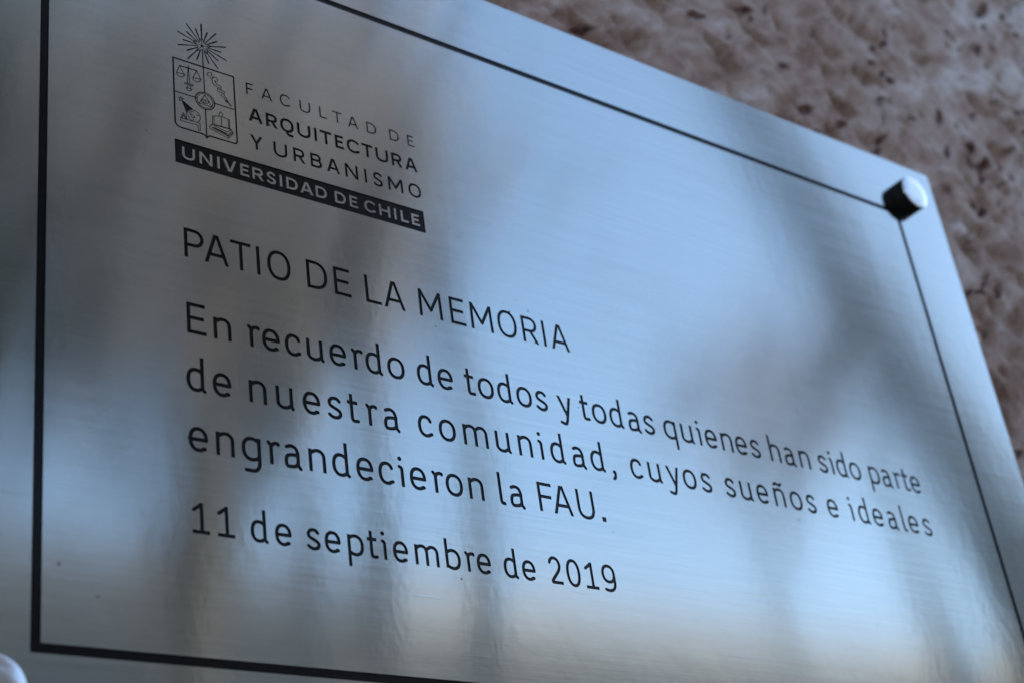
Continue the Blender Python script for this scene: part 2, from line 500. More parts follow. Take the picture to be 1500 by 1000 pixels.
def contours(strokes, clip, hw, step, polys=()):
    xs = [p[0] for s in strokes for p in s[0]] + [p[0] for q in polys for p in q]
    ys = [p[1] for s in strokes for p in s[0]] + [p[1] for q in polys for p in q]
    m = hw * 1.8 + 3 * step + 0.3
    gx = np.arange(min(xs) - m, max(xs) + m, step) + step * .37
    gy = np.arange(min(ys) - m, max(ys) + m, step) + step * .41
    GX, GY = np.meshgrid(gx, gy, indexing='ij')
    F = np.full(GX.shape, 1e3)
    for s in strokes:
        pts, ca, cb = s[:3]
        w = s[3] if len(s) > 3 else hw
        for i in range(len(pts) - 1):
            F = np.minimum(F, seg_field(GX, GY, pts[i], pts[i+1], w, ca == 'b' and i == 0, cb == 'b' and i == len(pts) - 2))
    for q in polys: F = np.minimum(F, poly_field(GX, GY, q))
    if clip: F = np.maximum(F, np.maximum(clip[0] - GY, GY - clip[1]))
    F[np.abs(F) < 1e-7] = 1e-7
    ins = F < 0
    code = ins[:-1, :-1] * 1 + ins[1:, :-1] * 2 + ins[1:, 1:] * 4 + ins[:-1, 1:] * 8
    nxt, pos = {}, {}
    def ep(i, j, e):
        # edge key and point; e: 0 bottom, 1 right, 2 top, 3 left
        if e == 0: k, A, B = (i, j, 0), (i, j), (i+1, j)
        elif e == 2: k, A, B = (i, j+1, 0), (i, j+1), (i+1, j+1)
        elif e == 3: k, A, B = (i, j, 1), (i, j), (i, j+1)
        else: k, A, B = (i+1, j, 1), (i+1, j), (i+1, j+1)
        if k not in pos:
            fa, fb = F[A], F[B]; t = min(.98, max(.02, fa / (fa - fb)))
            pos[k] = (gx[A[0]] + t * (gx[B[0]] - gx[A[0]]), gy[A[1]] + t * (gy[B[1]] - gy[A[1]]))
        return k
    T = {1: [(3, 0)], 2: [(0, 1)], 3: [(3, 1)], 4: [(1, 2)], 5: [(3, 0), (1, 2)], 6: [(0, 2)], 7: [(3, 2)],
         8: [(2, 3)], 9: [(2, 0)], 10: [(0, 1), (2, 3)], 11: [(2, 1)], 12: [(1, 3)], 13: [(1, 0)], 14: [(0, 3)]}
    for i, j in zip(*np.nonzero((code > 0) & (code < 15))):
        i, j = int(i), int(j)
        for a, b in T[int(code[i, j])]: nxt[ep(i, j, a)] = ep(i, j, b)
    loops = []
    while nxt:
        k0 = next(iter(nxt)); k = k0; lp = []
        while k in nxt:
            lp.append(pos[k]); k = nxt.pop(k)
        if len(lp) > 5: loops.append(simplify(lp, step * .09))
    return [l for l in loops if len(l) >= 3]

def simplify(lp, tol):
    def rdp(p):
        keep = [False] * len(p); keep[0] = keep[-1] = True
        st = [(0, len(p) - 1)]
        while st:
            a, b = st.pop()
            if b <= a + 1: continue
            ax, ay = p[a]; dx, dy = p[b][0] - ax, p[b][1] - ay
            L = math.hypot(dx, dy) or 1e-9
            best, bi = 0, a
            for i in range(a + 1, b):
                d = abs((p[i][0] - ax) * dy - (p[i][1] - ay) * dx) / L
                if d > best: best, bi = d, i
            if best > tol: keep[bi] = True; st += [(a, bi), (bi, b)]
        return [q for q, k in zip(p, keep) if k]
    m = max(range(len(lp)), key=lambda i: (lp[i][0] - lp[0][0]) ** 2 + (lp[i][1] - lp[0][1]) ** 2)
    return rdp(lp[:m + 1])[:-1] + rdp(lp[m:] + lp[:1])[:-1]

def cdt(loops):
    """triangles covering the even-odd inside of the loops"""
    vs, fs = [], []
    for lp in loops:
        if sum(lp[i-1][0]*lp[i][1] - lp[i][0]*lp[i-1][1] for i in range(len(lp))) < 0: lp = lp[::-1]
        fs.append(list(range(len(vs), len(vs) + len(lp))))
        vs += [Vector(p) for p in lp]
    ov, oe, of, _, _, ofs = delaunay_2d_cdt(vs, [], fs, 0, 1e-5)
    tri = [list(f) for f, s in zip(of, ofs) if len(set(s)) % 2 == 1]
    out = []
    for f in tri:                                  # anticlockwise
        a, b, c = (ov[i] for i in f[:3])
        out.append(f if (b - a).cross(c - a) > 0 else f[::-1])
    return [tuple(p) for p in ov], out

def fill_mesh(name, loops, y_top, y_floor, mat, raised=False):
    """a floor (or a raised top) plus the side walls, x right, y up on the sheet -> object X, Z; all in mm"""
    pts, tri = cdt(loops)
    zf = y_floor if not raised else y_top
    V = [(p[0] / 1000, zf / 1000, p[1] / 1000) for p in pts]
    F = list(tri)
    for lp in loops:
        k = len(V); n = len(lp)
        V += [(p[0] / 1000, y_top / 1000, p[1] / 1000) for p in lp]
        V += [(p[0] / 1000, y_floor / 1000, p[1] / 1000) for p in lp]
        for i in range(n):
            j = (i + 1) % n
            F.append([k + i, k + j, k + n + j, k + n + i])
    me = bpy.data.meshes.new(name)
    me.from_pydata(V, [], F); me.update()
    me.materials.append(mat)
    return me

DEPTH = 0.38          # mm, depth of the engraving
PLATE_T = 2.0         # mm
WALL_Y = 0.017        # m, mean wall face behind the plate
LETTER_LOOPS = []     # loops cut out of the plate, plate mm (x right, y up)
VS = 0.997
MESH_CACHE = {}

def get_glyph(ch, key, Wtab, s, X, CAP, ASC, DESC, scale=1.0):
    k = (ch, key)
    if k not in MESH_CACHE:
        st, clip = glyph(ch, Wtab[ch] * scale, s, X, CAP, ASC, DESC)
        MESH_CACHE[k] = contours(st, clip, s / 2, 0.085 if CAP > 8 else 0.06)
    return MESH_CACHE[k]

plaque = empty('memorial_plaque', PW(247.5, 150), 'brushed steel plaque engraved with a crest and black Spanish text on a stone wall', 'plaque')
PO = plaque.location.copy()
def rel(v): return Vector(v) - PO

def text_row(label, table, base_v, key, Wtab, s, X, CAP, ASC, DESC, scale=1.0, raised=False):
    row = bpy.data.objects.new('raised_inscription' if raised else 'inscription_line', None)
    C.objects.link(row); row.parent = plaque
    first = float(table.split()[0][1:])
    row.location = rel(PW(first, base_v))
    row['label'] = label
    for tok in table.split():
        ch, u = tok[0], float(tok[1:])
        loops = get_glyph(ch, key, Wtab, s, X, CAP, ASC, DESC, scale)
        mk = ('mesh', ch, key)
        if mk not in MESH_CACHE:
            MESH_CACHE[mk] = fill_mesh('letter', loops, 0.0, DEPTH, M_STEEL if raised else M_BLACK, raised)
        x0 = u - Wtab[ch] * scale / 2
        nm = 'comma' if ch == ',' else 'full_stop' if ch == '.' else 'digit' if ch in '0129' else 'letter'
        link_data(nm, MESH_CACHE[mk], row, PW(x0, base_v) - PW(first, base_v))
        if not raised:
            LETTER_LOOPS.extend([[(x0 + p[0], -base_v * VS + p[1]) for p in lp] for lp in loops])

BODY = dict(s=1.44, X=8.85, CAP=12.5, ASC=13.5, DESC=4.65)
def body(label, table, v, key='body', scale=1.0, s=None):
    d = {k: q * scale for k, q in BODY.items()}
    if s: d['s'] = s
    text_row(label, table, v, key, W_BODY, scale=scale, **d)

body('largest capitals of the title row reading PATIO DE LA MEMORIA', 'P56.6 A65.5 T75.5 I82.6 O91.3 D107.6 E118.8 L132.6 A142.3 M159.5 E172.7 M184.6 O197.7 R209.5 I216.9 A225.2', 149.6, 'title', s=1.40)
body('text row reading En recuerdo de todos y todas quienes han sido parte', 'E56.4 n66.4 r78.9 e85.8 c94.8 u104.2 e113.8 r122.4 d129.6 o139.5 d152.8 e162.3 t174.1 o181.8 d191.2 o200.9 s209.8 y221.8 t232.6 o240.3 d249.7 a259.5 s268.1 q280.1 u290.3 i297.4 e304.5 n314.2 e323.1 s332.0 h344.6 a354.0 n364.0 s376.3 i382.4 d389.4 o398.6 p412.3 a421.1 r429.4 t435.4 e442.4', 181.05)
body('text row reading de nuestra comunidad, cuyos sueños e ideales', 'd55.4 e65.2 n79.1 u90.0 e100.8 s110.5 t118.4 r126.5 a134.8 c150.1 o160.2 m173.5 u186.7 n197.6 i205.5 d214.0 a224.8 d234.8 ,243.1 c255.8 u266.1 y276.4 o286.0 s295.8 s310.1 u319.8 e329.9 ñ340.7 o351.3 s361.2 e375.4 i388.3 d396.8 e406.6 a416.9 l425.5 e432.3 s442.4', 203.7)
body('text row reading engrandecieron la FAU.', 'e55.3 n65.3 g75.2 r84.0 a91.4 n101.3 d111.1 e121.0 c130.1 i136.7 e144.0 r153.0 o160.3 n170.4 l182.6 a189.6 F204.1 A212.4 U224.3 .233.0', 226.55)
body('date row reading 11 de septiembre de 2019', '155.0 164.1 d76.5 e85.6 s97.3 e104.9 p114.2 t121.2 i125.9 e132.8 m144.1 b155.6 r163.3 e169.4 d181.8 e190.3 2203.3 0212.1 1221.0 9230.0', 256.5, 'date', scale=.885, s=1.33)
text_row('thin widely spaced capitals reading FACULTAD DE', 'F83.7 A91.2 C99.5 U108.7 L117.0 T123.8 A131.3 D140.3 D151.5 E159.8', 65.3, 'g1', W_G1, .68, 4.0, 5.65, 5.65, 1)
text_row('bold capitals reading ARQUITECTURA', 'A85.5 R92.7 Q99.5 U107.2 I112.6 T117.4 E123.7 C130.2 T137.0 U144.1 R151.4 A158.5', 78.4, 'g2', W_G2, 1.2, 4.6, 6.6, 6.6, 1)
text_row('medium weight capitals reading Y URBANISMO', 'Y85.2 U95.7 R104.1 B111.8 A119.6 N128.2 I134.9 S140.8 M149.3 O158.8', 91.75, 'g3', W_G3, 1.06, 4.8, 6.75, 6.75, 1)
text_row('bright capitals reading UNIVERSIDAD DE CHILE left standing in the black band', 'U55.9 N63.0 I68.2 V73.0 E79.3 R84.9 S90.7 I94.9 D99.8 A106.3 D112.9 D121.6 E127.8 C135.4 H142.4 I147.5 L152.0 E157.4', 106.1, 'g4', W_G4, .98, 3.9, 5.45, 5.45, 1, raised=True)

# black band under the crest
band_rect = [(50.4, -108.65 * VS), (161.85, -108.65 * VS), (161.85, -97.95 * VS), (50.4, -97.95 * VS)]
LETTER_LOOPS.append(band_rect)
bm_ = fill_mesh('black_band', band_rect and [band_rect], 0.0, DEPTH, M_BLACK)
def sheet_part(name, me, label=None):
    """mesh in plate mm (origin at u=0, v=0) as a child of the plaque"""
    o = link_data(name, me, plaque, rel(PW(0, 0)))
    if label: o['label'] = label
    return o
sheet_part('black_band', bm_, 'sunk black band behind UNIVERSIDAD DE CHILE')

# crest: shield with four fields, sun of rays and star above it; centre of the shield at u 63.6, v 75.5
CU, CV = 63.75, 75.5
CREST_STROKES = [[0.5,[[-9.97,-13.39],[-2.91,-13.6]]],[0.3,[[-10.05,-13.31],[-11.37,-9.65]]],[0.3,[[-9.76,-12.94],[-8.4,-9.83]]],[0.3,[[-11.42,-9.58],[-11.11,-8.55],[-10.44,-8.0],[-9.65,-7.95],[-8.72,-8.46],[-7.95,-9.73]]],[0.3,[[-11.41,-9.63],[-9.59,-9.73],[-8.03,-9.84]]],[0.3,[[-2.91,-13.51],[-4.56,-9.53]]],[0.3,[[-2.68,-13.33],[-1.26,-10.09]]],[0.3,[[-4.61,-9.38],[-4.32,-8.55],[-3.58,-8.02],[-2.66,-8.04],[-1.71,-8.71],[-1.08,-9.97]]],[0.3,[[-4.56,-9.53],[-2.94,-9.68],[-1.12,-10.01]]],[0.3,[[-6.42,-14.75],[-7.03,-5.89]]],[0.3,[[-6.3,-14.79],[-6.02,-6.05]]],[0.3,[[-8.13,-5.8],[-4.58,-5.91]]],[0.3,[[-8.03,-5.3],[-4.67,-5.35]]],[0.3,[[-8.13,-5.8],[-8.03,-5.3]]],[0.3,[[-4.58,-5.91],[-4.67,-5.35]]],[0.3,[[-6.82,-5.22],[-6.96,-3.78]]],[0.3,[[-5.91,-5.24],[-5.8,-3.73]]],[0.3,[[-7.51,-3.69],[-7.27,-2.8],[-6.42,-2.31],[-5.49,-3.0],[-5.19,-3.69],[-6.03,-3.65],[-6.97,-3.62],[-7.51,-3.69]]],[0.3,[[3.49,-11.94],[2.71,-12.92],[2.01,-12.93],[1.64,-13.47],[1.91,-14.33],[2.63,-14.79],[3.46,-14.97],[3.71,-14.38],[3.51,-13.63],[4.0,-12.86]]],[0.3,[[3.65,-11.38],[3.79,-12.38],[4.6,-13.22],[5.55,-13.36],[6.05,-12.62],[5.86,-11.47]]],[0.3,[[4.63,-11.34],[5.07,-11.64],[5.12,-10.71],[5.63,-10.03],[6.33,-9.86],[7.03,-9.93],[7.48,-9.42],[7.18,-8.09]]],[0.3,[[3.65,-11.38],[3.83,-10.09],[4.54,-9.2],[5.7,-8.98],[6.51,-8.79],[6.78,-7.94]]],[0.3,[[6.02,-8.34],[5.81,-7.24],[6.29,-6.56],[7.36,-6.73],[8.29,-6.61]]],[0.3,[[6.77,-7.81],[7.75,-7.68],[8.81,-7.61],[8.6,-6.59]]],[0.3,[[7.26,-6.1],[7.28,-5.17],[8.09,-4.79],[8.66,-4.46],[8.89,-3.34],[9.38,-2.44],[9.86,-3.55]]],[0.3,[[8.4,-6.38],[9.04,-5.14],[10.03,-3.61]]],[0.55,[[9.44,-3.54],[11.34,-1.54]]],[0.3,[[0.19,-2.79],[-2.36,1.95],[3.16,1.99],[0.19,-2.79]]],[0.25,[[-1.44,0.64],[-0.71,-0.28],[0.22,-0.62],[1.13,-0.28],[1.79,0.41],[0.84,1.07],[-0.33,1.49],[-1.12,1.19],[-1.44,0.64]]],[0.25,[[-0.08,-0.11],[0.42,0.16],[0.28,0.82],[-0.31,1.11],[-0.57,0.73],[-0.23,0.29]]],[0.28,[[-9.96,1.68],[-9.72,2.38],[-8.85,2.19],[-9.59,2.8],[-9.46,3.54],[-10.06,3.23],[-10.66,3.82],[-10.41,2.97],[-11.01,2.58],[-10.21,2.42],[-9.96,1.68]]],[-1,[[-9.75,3.3],[-9.11,3.26],[-4.9,6.02],[-6.17,6.47],[-7.22,7.36],[-7.94,8.53]]],[0.28,[[-10.42,12.12],[-9.19,8.97],[-7.78,11.9]]],[0.28,[[-9.85,11.92],[-9.18,10.0],[-8.39,11.93]]],[0.28,[[-10.41,11.86],[-6.47,11.78],[-2.4,11.79],[-2.42,15.16],[-3.17,15.29],[-3.35,12.95],[-6.97,12.98],[-10.45,13.08],[-10.41,11.86]]],[0.28,[[-7.49,11.74],[-8.12,10.67],[-8.07,9.1],[-7.11,7.59],[-5.83,6.53],[-4.46,6.26],[-3.11,6.83],[-2.25,8.09],[-2.2,9.64],[-2.7,10.85],[-3.4,11.36]]],[0.28,[[-7.33,9.09],[-6.99,10.53],[-6.24,11.44],[-5.34,11.77]]],[0.28,[[-6.24,8.32],[-5.46,8.7],[-4.57,9.16],[-4.71,10.0],[-5.51,10.01],[-5.93,9.38],[-6.24,8.32]]],[0.28,[[-3.73,8.09],[-3.18,8.42],[-2.82,8.03]]],[0.28,[[-6.91,8.17],[-5.86,7.41],[-4.95,7.21]]],[0.28,[[-5.08,10.64],[-5.33,11.51]]],[0.28,[[3.15,6.2],[2.92,10.39]]],[0.28,[[3.73,6.07],[3.59,10.24]]],[0.28,[[3.15,6.2],[5.8,5.45]]],[0.28,[[7.55,5.37],[10.33,5.66]]],[0.28,[[9.69,5.89],[9.81,10.11]]],[0.28,[[10.28,5.73],[10.15,10.2]]],[0.28,[[6.78,5.37],[6.75,10.01]]],[0.28,[[6.66,2.98],[5.97,4.15],[5.83,4.86],[6.26,5.45],[6.97,5.31],[7.47,4.55],[7.45,3.89],[6.93,3.55],[6.66,2.98]]],[0.28,[[1.54,12.12],[2.33,10.75],[3.73,10.37]]],[0.28,[[1.54,12.12],[1.9,12.77],[9.41,14.9],[11.66,11.79],[11.4,10.96],[10.8,10.3]]],[0.28,[[9.41,14.9],[9.25,13.44],[2.52,11.65]]],[0.28,[[9.25,13.44],[11.12,10.92]]],[0.28,[[9.34,13.93],[11.57,11.29]]],[0.28,[[3.7,10.85],[9.09,11.93],[10.8,10.38]]],[0.28,[[2.72,12.23],[9.07,13.84]]],[0.5,[[3.61,10.36],[6.97,10.12],[10.7,10.07]]],[0.55,[[3.66,11.78],[8.69,12.93]]]]
crest_strokes, crest_polys = [], []
def cs(pts, w, a='r', z='r'): crest_strokes.append((pts, a, z, w * .62))
for w, pts in CREST_STROKES:
    q = [(CU - .15 + x, -(CV + y) * VS) for x, y in pts]
    if w < 0: crest_polys.append(q)
    else: cs(q, w * .92)
def cp(u, v): return (u, -v * VS)
rr = 2.4
shield = [cp(50.9, 58.95), cp(76.75, 58.95), cp(76.75, 91.9 - 1.3)]
shield += [cp(76.75 - 1.3 + 1.3 * math.cos(R(a)), 91.9 - 1.3 + 1.3 * math.sin(R(a))) for a in range(15, 91, 15)]
shield += [cp(65.2, 91.9), cp(64.4, 92.35), cp(63.8, 93.2), cp(63.2, 92.35), cp(62.4, 91.9)]
shield += [cp(50.9 + rr - rr * math.sin(R(a)), 91.9 - rr + rr * math.cos(R(a))) for a in range(0, 91, 15)]
shield.append(shield[0])
cs(shield, .55)
cs([cp(63.65, 51.5), cp(63.8, 71.6)], .38)
cs([cp(63.8, 79.7), cp(63.8, 92.2)], .42)
cs([cp(50.9, 75.3), cp(60.0, 75.3)], .38)
cs([cp(67.6, 75.3), cp(76.7, 75.3)], .38)
for rad, w in ((4.05, .40), (3.35, .28)):
    cs([cp(CU + .05 + rad * math.cos(R(a)), 75.6 + rad * math.sin(R(a))) for a in range(0, 361, 10)], w)
SU, SV = 63.6, 48.4
star = []
for i in range(10):
    rad = 4.4 if i % 2 == 0 else 1.75
    a = R(36 * i)
    star.append(cp(SU + rad * math.sin(a), SV - rad * math.cos(a)))
for i in range(20):
    a = R(18 * i)
    if i == 10: continue
    r1 = 10.9 if i % 2 == 0 else 8.1
    r0 = 4.3 if i % 4 == 0 else 2.7 if i % 2 == 1 else 2.3
    w = .62 if i in (0,) else .52 if i % 2 else .46
    A_, B_ = cp(SU + r0 * math.sin(a), SV - r0 * math.cos(a)), cp(SU + r1 * math.sin(a), SV - r1 * math.cos(a))
    cs([A_, ((A_[0]+B_[0])/2, (A_[1]+B_[1])/2)], w * .8); cs([((A_[0]+B_[0])/2, (A_[1]+B_[1])/2), B_], w)
for i in range(10): cs([star[i], star[(i + 1) % 10]], .24)
for i in range(0, 10, 2): cs([cp(SU, SV), star[i]], .26)
cs([cp(SU, SV), cp(SU + .01, SV)], 1.0)
cs([star[5], cp(63.65, 53)], .38)
crest_loops = contours(crest_strokes, None, .3, 0.05, crest_polys)
LETTER_LOOPS.extend(crest_loops)
sheet_part('crest', fill_mesh('crest', crest_loops, 0.0, DEPTH * .8, M_BLACK), 'engraved crest of a quartered shield under a star with rays')

# engraved border line
HB = 1.6
FW, FH = 495.0, 299.1
outer_b = [(-HB, -FH - HB), (FW + HB, -FH - HB), (FW + HB, HB), (-HB, HB)]
inner_b = [(HB, -FH + HB), (FW - HB, -FH + HB), (FW - HB, -HB), (HB, -HB)]
LETTER_LOOPS += [outer_b, inner_b]
sheet_part('border_line', fill_mesh('border_line', [outer_b, inner_b], 0.0, 0.5, M_BLACK), 'thin black engraved frame round the text')

# the steel sheet itself
PX0, PX1, PZ0, PZ1 = -41.0, 536.6, -FH - 38.5, 38.5
def rounded(x0, z0, x1, z1, r):
    o = []
    for cx, cz, a0 in ((x1 - r, z0 + r, -90), (x1 - r, z1 - r, 0), (x0 + r, z1 - r, 90), (x0 + r, z0 + r, 180)):
        o += [(cx + r * math.cos(R(a0 + a)), cz + r * math.sin(R(a0 + a))) for a in (0, 22.5, 45, 67.5, 90)]
    return o
edge = rounded(PX0, PZ0, PX1, PZ1, 1.6)
edge_in = rounded(PX0 + .35, PZ0 + .35, PX1 - .35, PZ1 - .35, 1.3)
pts, tri = cdt([edge_in] + LETTER_LOOPS)
V = [(p[0] / 1000, 0, p[1] / 1000) for p in pts]; F = list(tri)
k = len(V); n = len(edge)
V += [(p[0] / 1000, 0, p[1] / 1000) for p in edge_in]
V += [(p[0] / 1000, .00035, p[1] / 1000) for p in edge]
V += [(p[0] / 1000, PLATE_T / 1000, p[1] / 1000) for p in edge]
for i in range(n):
    j = (i + 1) % n
    F.append([k + i, k + n + i, k + n + j, k + j]); F.append([k + n + i, k + 2*n + i, k + 2*n + j, k + n + j])
F.append([k + 2*n + i for i in range(n)][::-1])
me = bpy.data.meshes.new('steel_sheet'); me.from_pydata(V, [], F); me.update(); me.materials.append(M_STEEL)
sheet_part('steel_sheet', me)

# standoff fixings: cap in front of the sheet, barrel between sheet and wall
def lathe(name, prof, mat, seg=56):
    V, F = [], []
    for (r, y) in prof:
        for i in range(seg):
            a = 2 * math.pi * i / seg
            V.append((r * math.cos(a), y, r * math.sin(a)))
    m = len(prof)
    for j in range(m - 1):
        for i in range(seg):
            a, b = j*seg + i, j*seg + (i+1) % seg
            F.append([a, b, b + seg, a + seg])
    F.append([(m - 1)*seg + i for i in range(seg)]); F.append([i for i in range(seg)][::-1])
    me = bpy.data.meshes.new(name); me.from_pydata(V, [], F); me.update()
    bm = bmesh.new(); bm.from_mesh(me); bmesh.ops.recalc_face_normals(bm, faces=bm.faces); bm.to_mesh(me); bm.free()
    me.materials.append(mat)
    for p in me.polygons: p.use_smooth = len(p.vertices) == 4
    try: me.set_sharp_from_angle(angle=R(35))
    except Exception: pass
    return me
mm = .001
RC, HC = 10.4*mm, 8.0*mm
side_me = lathe('cap_side', [(RC - .25*mm, 0), (RC, -.25*mm), (RC, -HC + .5*mm), (RC - .12*mm, -HC + .3*mm)], M_DARK)
cap_me = lathe('cap_face', [(RC - .14*mm, -HC + .32*mm), (RC - .2*mm, -HC + .12*mm), (RC - .45*mm, -HC), (RC * .5, -HC - .03*mm), (RC*.1, -HC - .04*mm)], M_CAP)
bar_me = lathe('barrel', [(9.5*mm, PLATE_T*mm), (9.5*mm, 24*mm)], M_CAP)
SX, SZ = 11.7, 12.8
for k_, (x, z, lab) in enumerate([(FW + SX, SZ, 'round steel standoff at the top right corner of the border'), (-15.5, -FH - 15.9, 'round steel standoff at the bottom left corner of the border'),
                  (-SX, SZ, 'round steel standoff at the top left corner of the border'), (FW + SX, -FH - SZ, 'round steel standoff at the bottom right corner of the border')]):
    so = bpy.data.objects.new('standoff', None); C.objects.link(so); so.parent = plaque
    so.location = rel(PW(0, 0)) + Vector((x*mm, 0, z*mm)); so['label'] = lab
    link_data('cap_face', cap_me, so); link_data('cap_side', side_me, so); link_data('barrel', bar_me, so)

# ------------------------------------------------------------------ the stone wall
def vnoise(x, y, seed):
    rs = np.random.RandomState(seed); T = rs.rand(256, 256)
    xi, yi = np.floor(x).astype(int), np.floor(y).astype(int)
    fx, fy = x - xi, y - yi
    fx, fy = fx*fx*(3-2*fx), fy*fy*(3-2*fy)
    g = lambda a, b: T[a % 256, b % 256]
    return (g(xi, yi)*(1-fx)*(1-fy) + g(xi+1, yi)*fx*(1-fy) + g(xi, yi+1)*(1-fx)*fy + g(xi+1, yi+1)*fx*fy)
def fbm(x, y, seed, o=4):
    s = 0; a = .5
    for i in range(o):
        c, d = math.cos(1.1*i + .4), math.sin(1.1*i + .4)
        s = s + a * vnoise((x*c - y*d) * 2.1**i + 17*i + 500, (x*d + y*c) * 2.1**i + 5*i + 500, seed + i); a *= .5
    return s
def axis(lo, hi, d0, d1, fine, coarse):
    a = list(np.arange(d0, d1, fine)); x = a[-1]; st = fine
    while x < hi: st = min(coarse, st * 1.25); x += st; a.append(min(x, hi))
    x = a[0]; st = fine
    while x > lo: st = min(coarse, st * 1.25); x -= st; a.insert(0, max(x, lo))
    return np.array(a)
gx = axis(-6, 9, .12, .98, .0023, .5); gz = axis(0, 4.2, 1.66, 2.34, .0023, .5)
GX, GZ = np.meshgrid(gx, gz, indexing='ij')
ca, sa = math.cos(R(38)), math.sin(R(38))
UX, UZ = GX*ca - GZ*sa, GX*sa + GZ*ca
h1 = fbm(UX*24 + 40, UZ*44 + 40, 3, 6)
h2 = fbm(GX*5 + 9, GZ*5 + 9, 11, 2)
pits = np.clip((.36 - fbm(UX*36 + 60, UZ*70 + 90, 23, 3)) / .10, 0, 1)
HY = WALL_Y - (h1 - .47)*.009 - (h2 - .4)*.010 + pits*.006
HY = np.maximum(HY, .0042)
nx, nz = GX.shape
V = np.stack([GX, HY, GZ], -1).reshape(-1, 3)
idx = np.arange(nx*nz).reshape(nx, nz)
Fq = np.stack([idx[:-1, :-1], idx[1:, :-1], idx[1:, 1:], idx[:-1, 1:]], -1).reshape(-1, 4)
k0 = len(V)
me = bpy.data.meshes.new('stone_wall')
Vl = V.tolist() + [(-6, .45, 0), (9, .45, 0), (9, .45, 4.2), (-6, .45, 4.2)]
Fl = Fq.tolist() + [[k0 + 1, k0, k0 + 3, k0 + 2]]
top = [int(i) for i in idx[:, -1]]; lft = [int(i) for i in idx[0, :]]; rgt = [int(i) for i in idx[-1, :]]
Fl.append(top + [k0 + 2, k0 + 3]); Fl.append(lft + [k0 + 3, k0]); Fl.append(rgt[::-1] + [k0 + 1, k0 + 2][:1] + [k0 + 2])
me.from_pydata(Vl, [], Fl); me.update()
me.polygons.foreach_set('use_smooth', [i < len(Fq) for i in range(len(me.polygons))])
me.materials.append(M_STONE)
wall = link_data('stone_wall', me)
tag(wall, 'rough pinkish brown stone wall with small dark pits behind the plaque', 'wall')

# ------------------------------------------------------------------ what the steel mirrors: patio, building, trees
gp = link_mesh('ground', [(-60, -80, 0), (80, -80, 0), (80, 20, 0), (-60, 20, 0)], [[0, 1, 2, 3]], M_PAVE)
gp['kind'] = 'structure'
gp.location.z = -.004

def box(V, F, x0, y0, z0, x1, y1, z1):
    k = len(V)
    V += [(x0, y0, z0), (x1, y0, z0), (x1, y1, z0), (x0, y1, z0), (x0, y0, z1), (x1, y0, z1), (x1, y1, z1), (x0, y1, z1)]
    F += [[k+3, k+2, k+1, k], [k+4, k+5, k+6, k+7], [k, k+1, k+5, k+4], [k+1, k+2, k+6, k+5], [k+2, k+3, k+7, k+6], [k+3, k, k+4, k+7]]

def building(label, x0, x1, parapet, nwin, first):
    bld = empty('long_building', ((x0 + x1)/2, -20, 0), label, 'building')
    off = -(x0 + x1)/2
    V, F = [], []; box(V, F, x0 + off, -8, 0, x1 + off, 0, 10.1); link_mesh('wall', V, F, M_BASEWALL, bld)
    V, F = [], []; box(V, F, x0 + off, -8.2, 10.103, x1 + off, .2, 10.95); link_mesh('parapet', V, F, parapet, bld)
    for fl in range(3):
        for i in range(nwin):
            w_ = link_data('window', wme, bld, (first + i*3.2 + off, 0, 1.2 + fl*2.9)); link_data('pane', pme, w_)
wv, wf = [], []; box(wv, wf, -1.4, .003, 0, 1.4, .06, 2.3)
wme = bpy.data.meshes.new('window'); wme.from_pydata(wv, [], wf); wme.materials.append(M_FRAME)
pv, pf = [], []; box(pv, pf, -1.32, .063, .08, 1.32, .07, 2.22)
pme = bpy.data.meshes.new('pane'); pme.from_pydata(pv, [], pf); pme.materials.append(M_GLASS)
building('grey brown building with shade put into its parapet colour, mirrored along the lower left of the plaque', -18, 13.6, M_DARKFACADE, 9, -14)
building('cream topped building mirrored as a pale band at the lower right', 13.62, 40, M_FACADE, 8, 15.6)

def tube(V, F, pts, rads, seg=7):
    k = len(V)
    for i, p in enumerate(pts):
        p = Vector(p)
        d = (Vector(pts[min(i+1, len(pts)-1)]) - Vector(pts[max(i-1, 0)])).normalized()
        a = d.orthogonal().normalized(); b = d.cross(a)
        for s in range(seg):
            t = 2*math.pi*s/seg
            V.append(tuple(p + (a*math.cos(t) + b*math.sin(t))*rads[i]))
    for i in range(len(pts)-1):
        for s in range(seg):
            F.append([k+i*seg+s, k+i*seg+(s+1) % seg, k+(i+1)*seg+(s+1) % seg, k+(i+1)*seg+s])

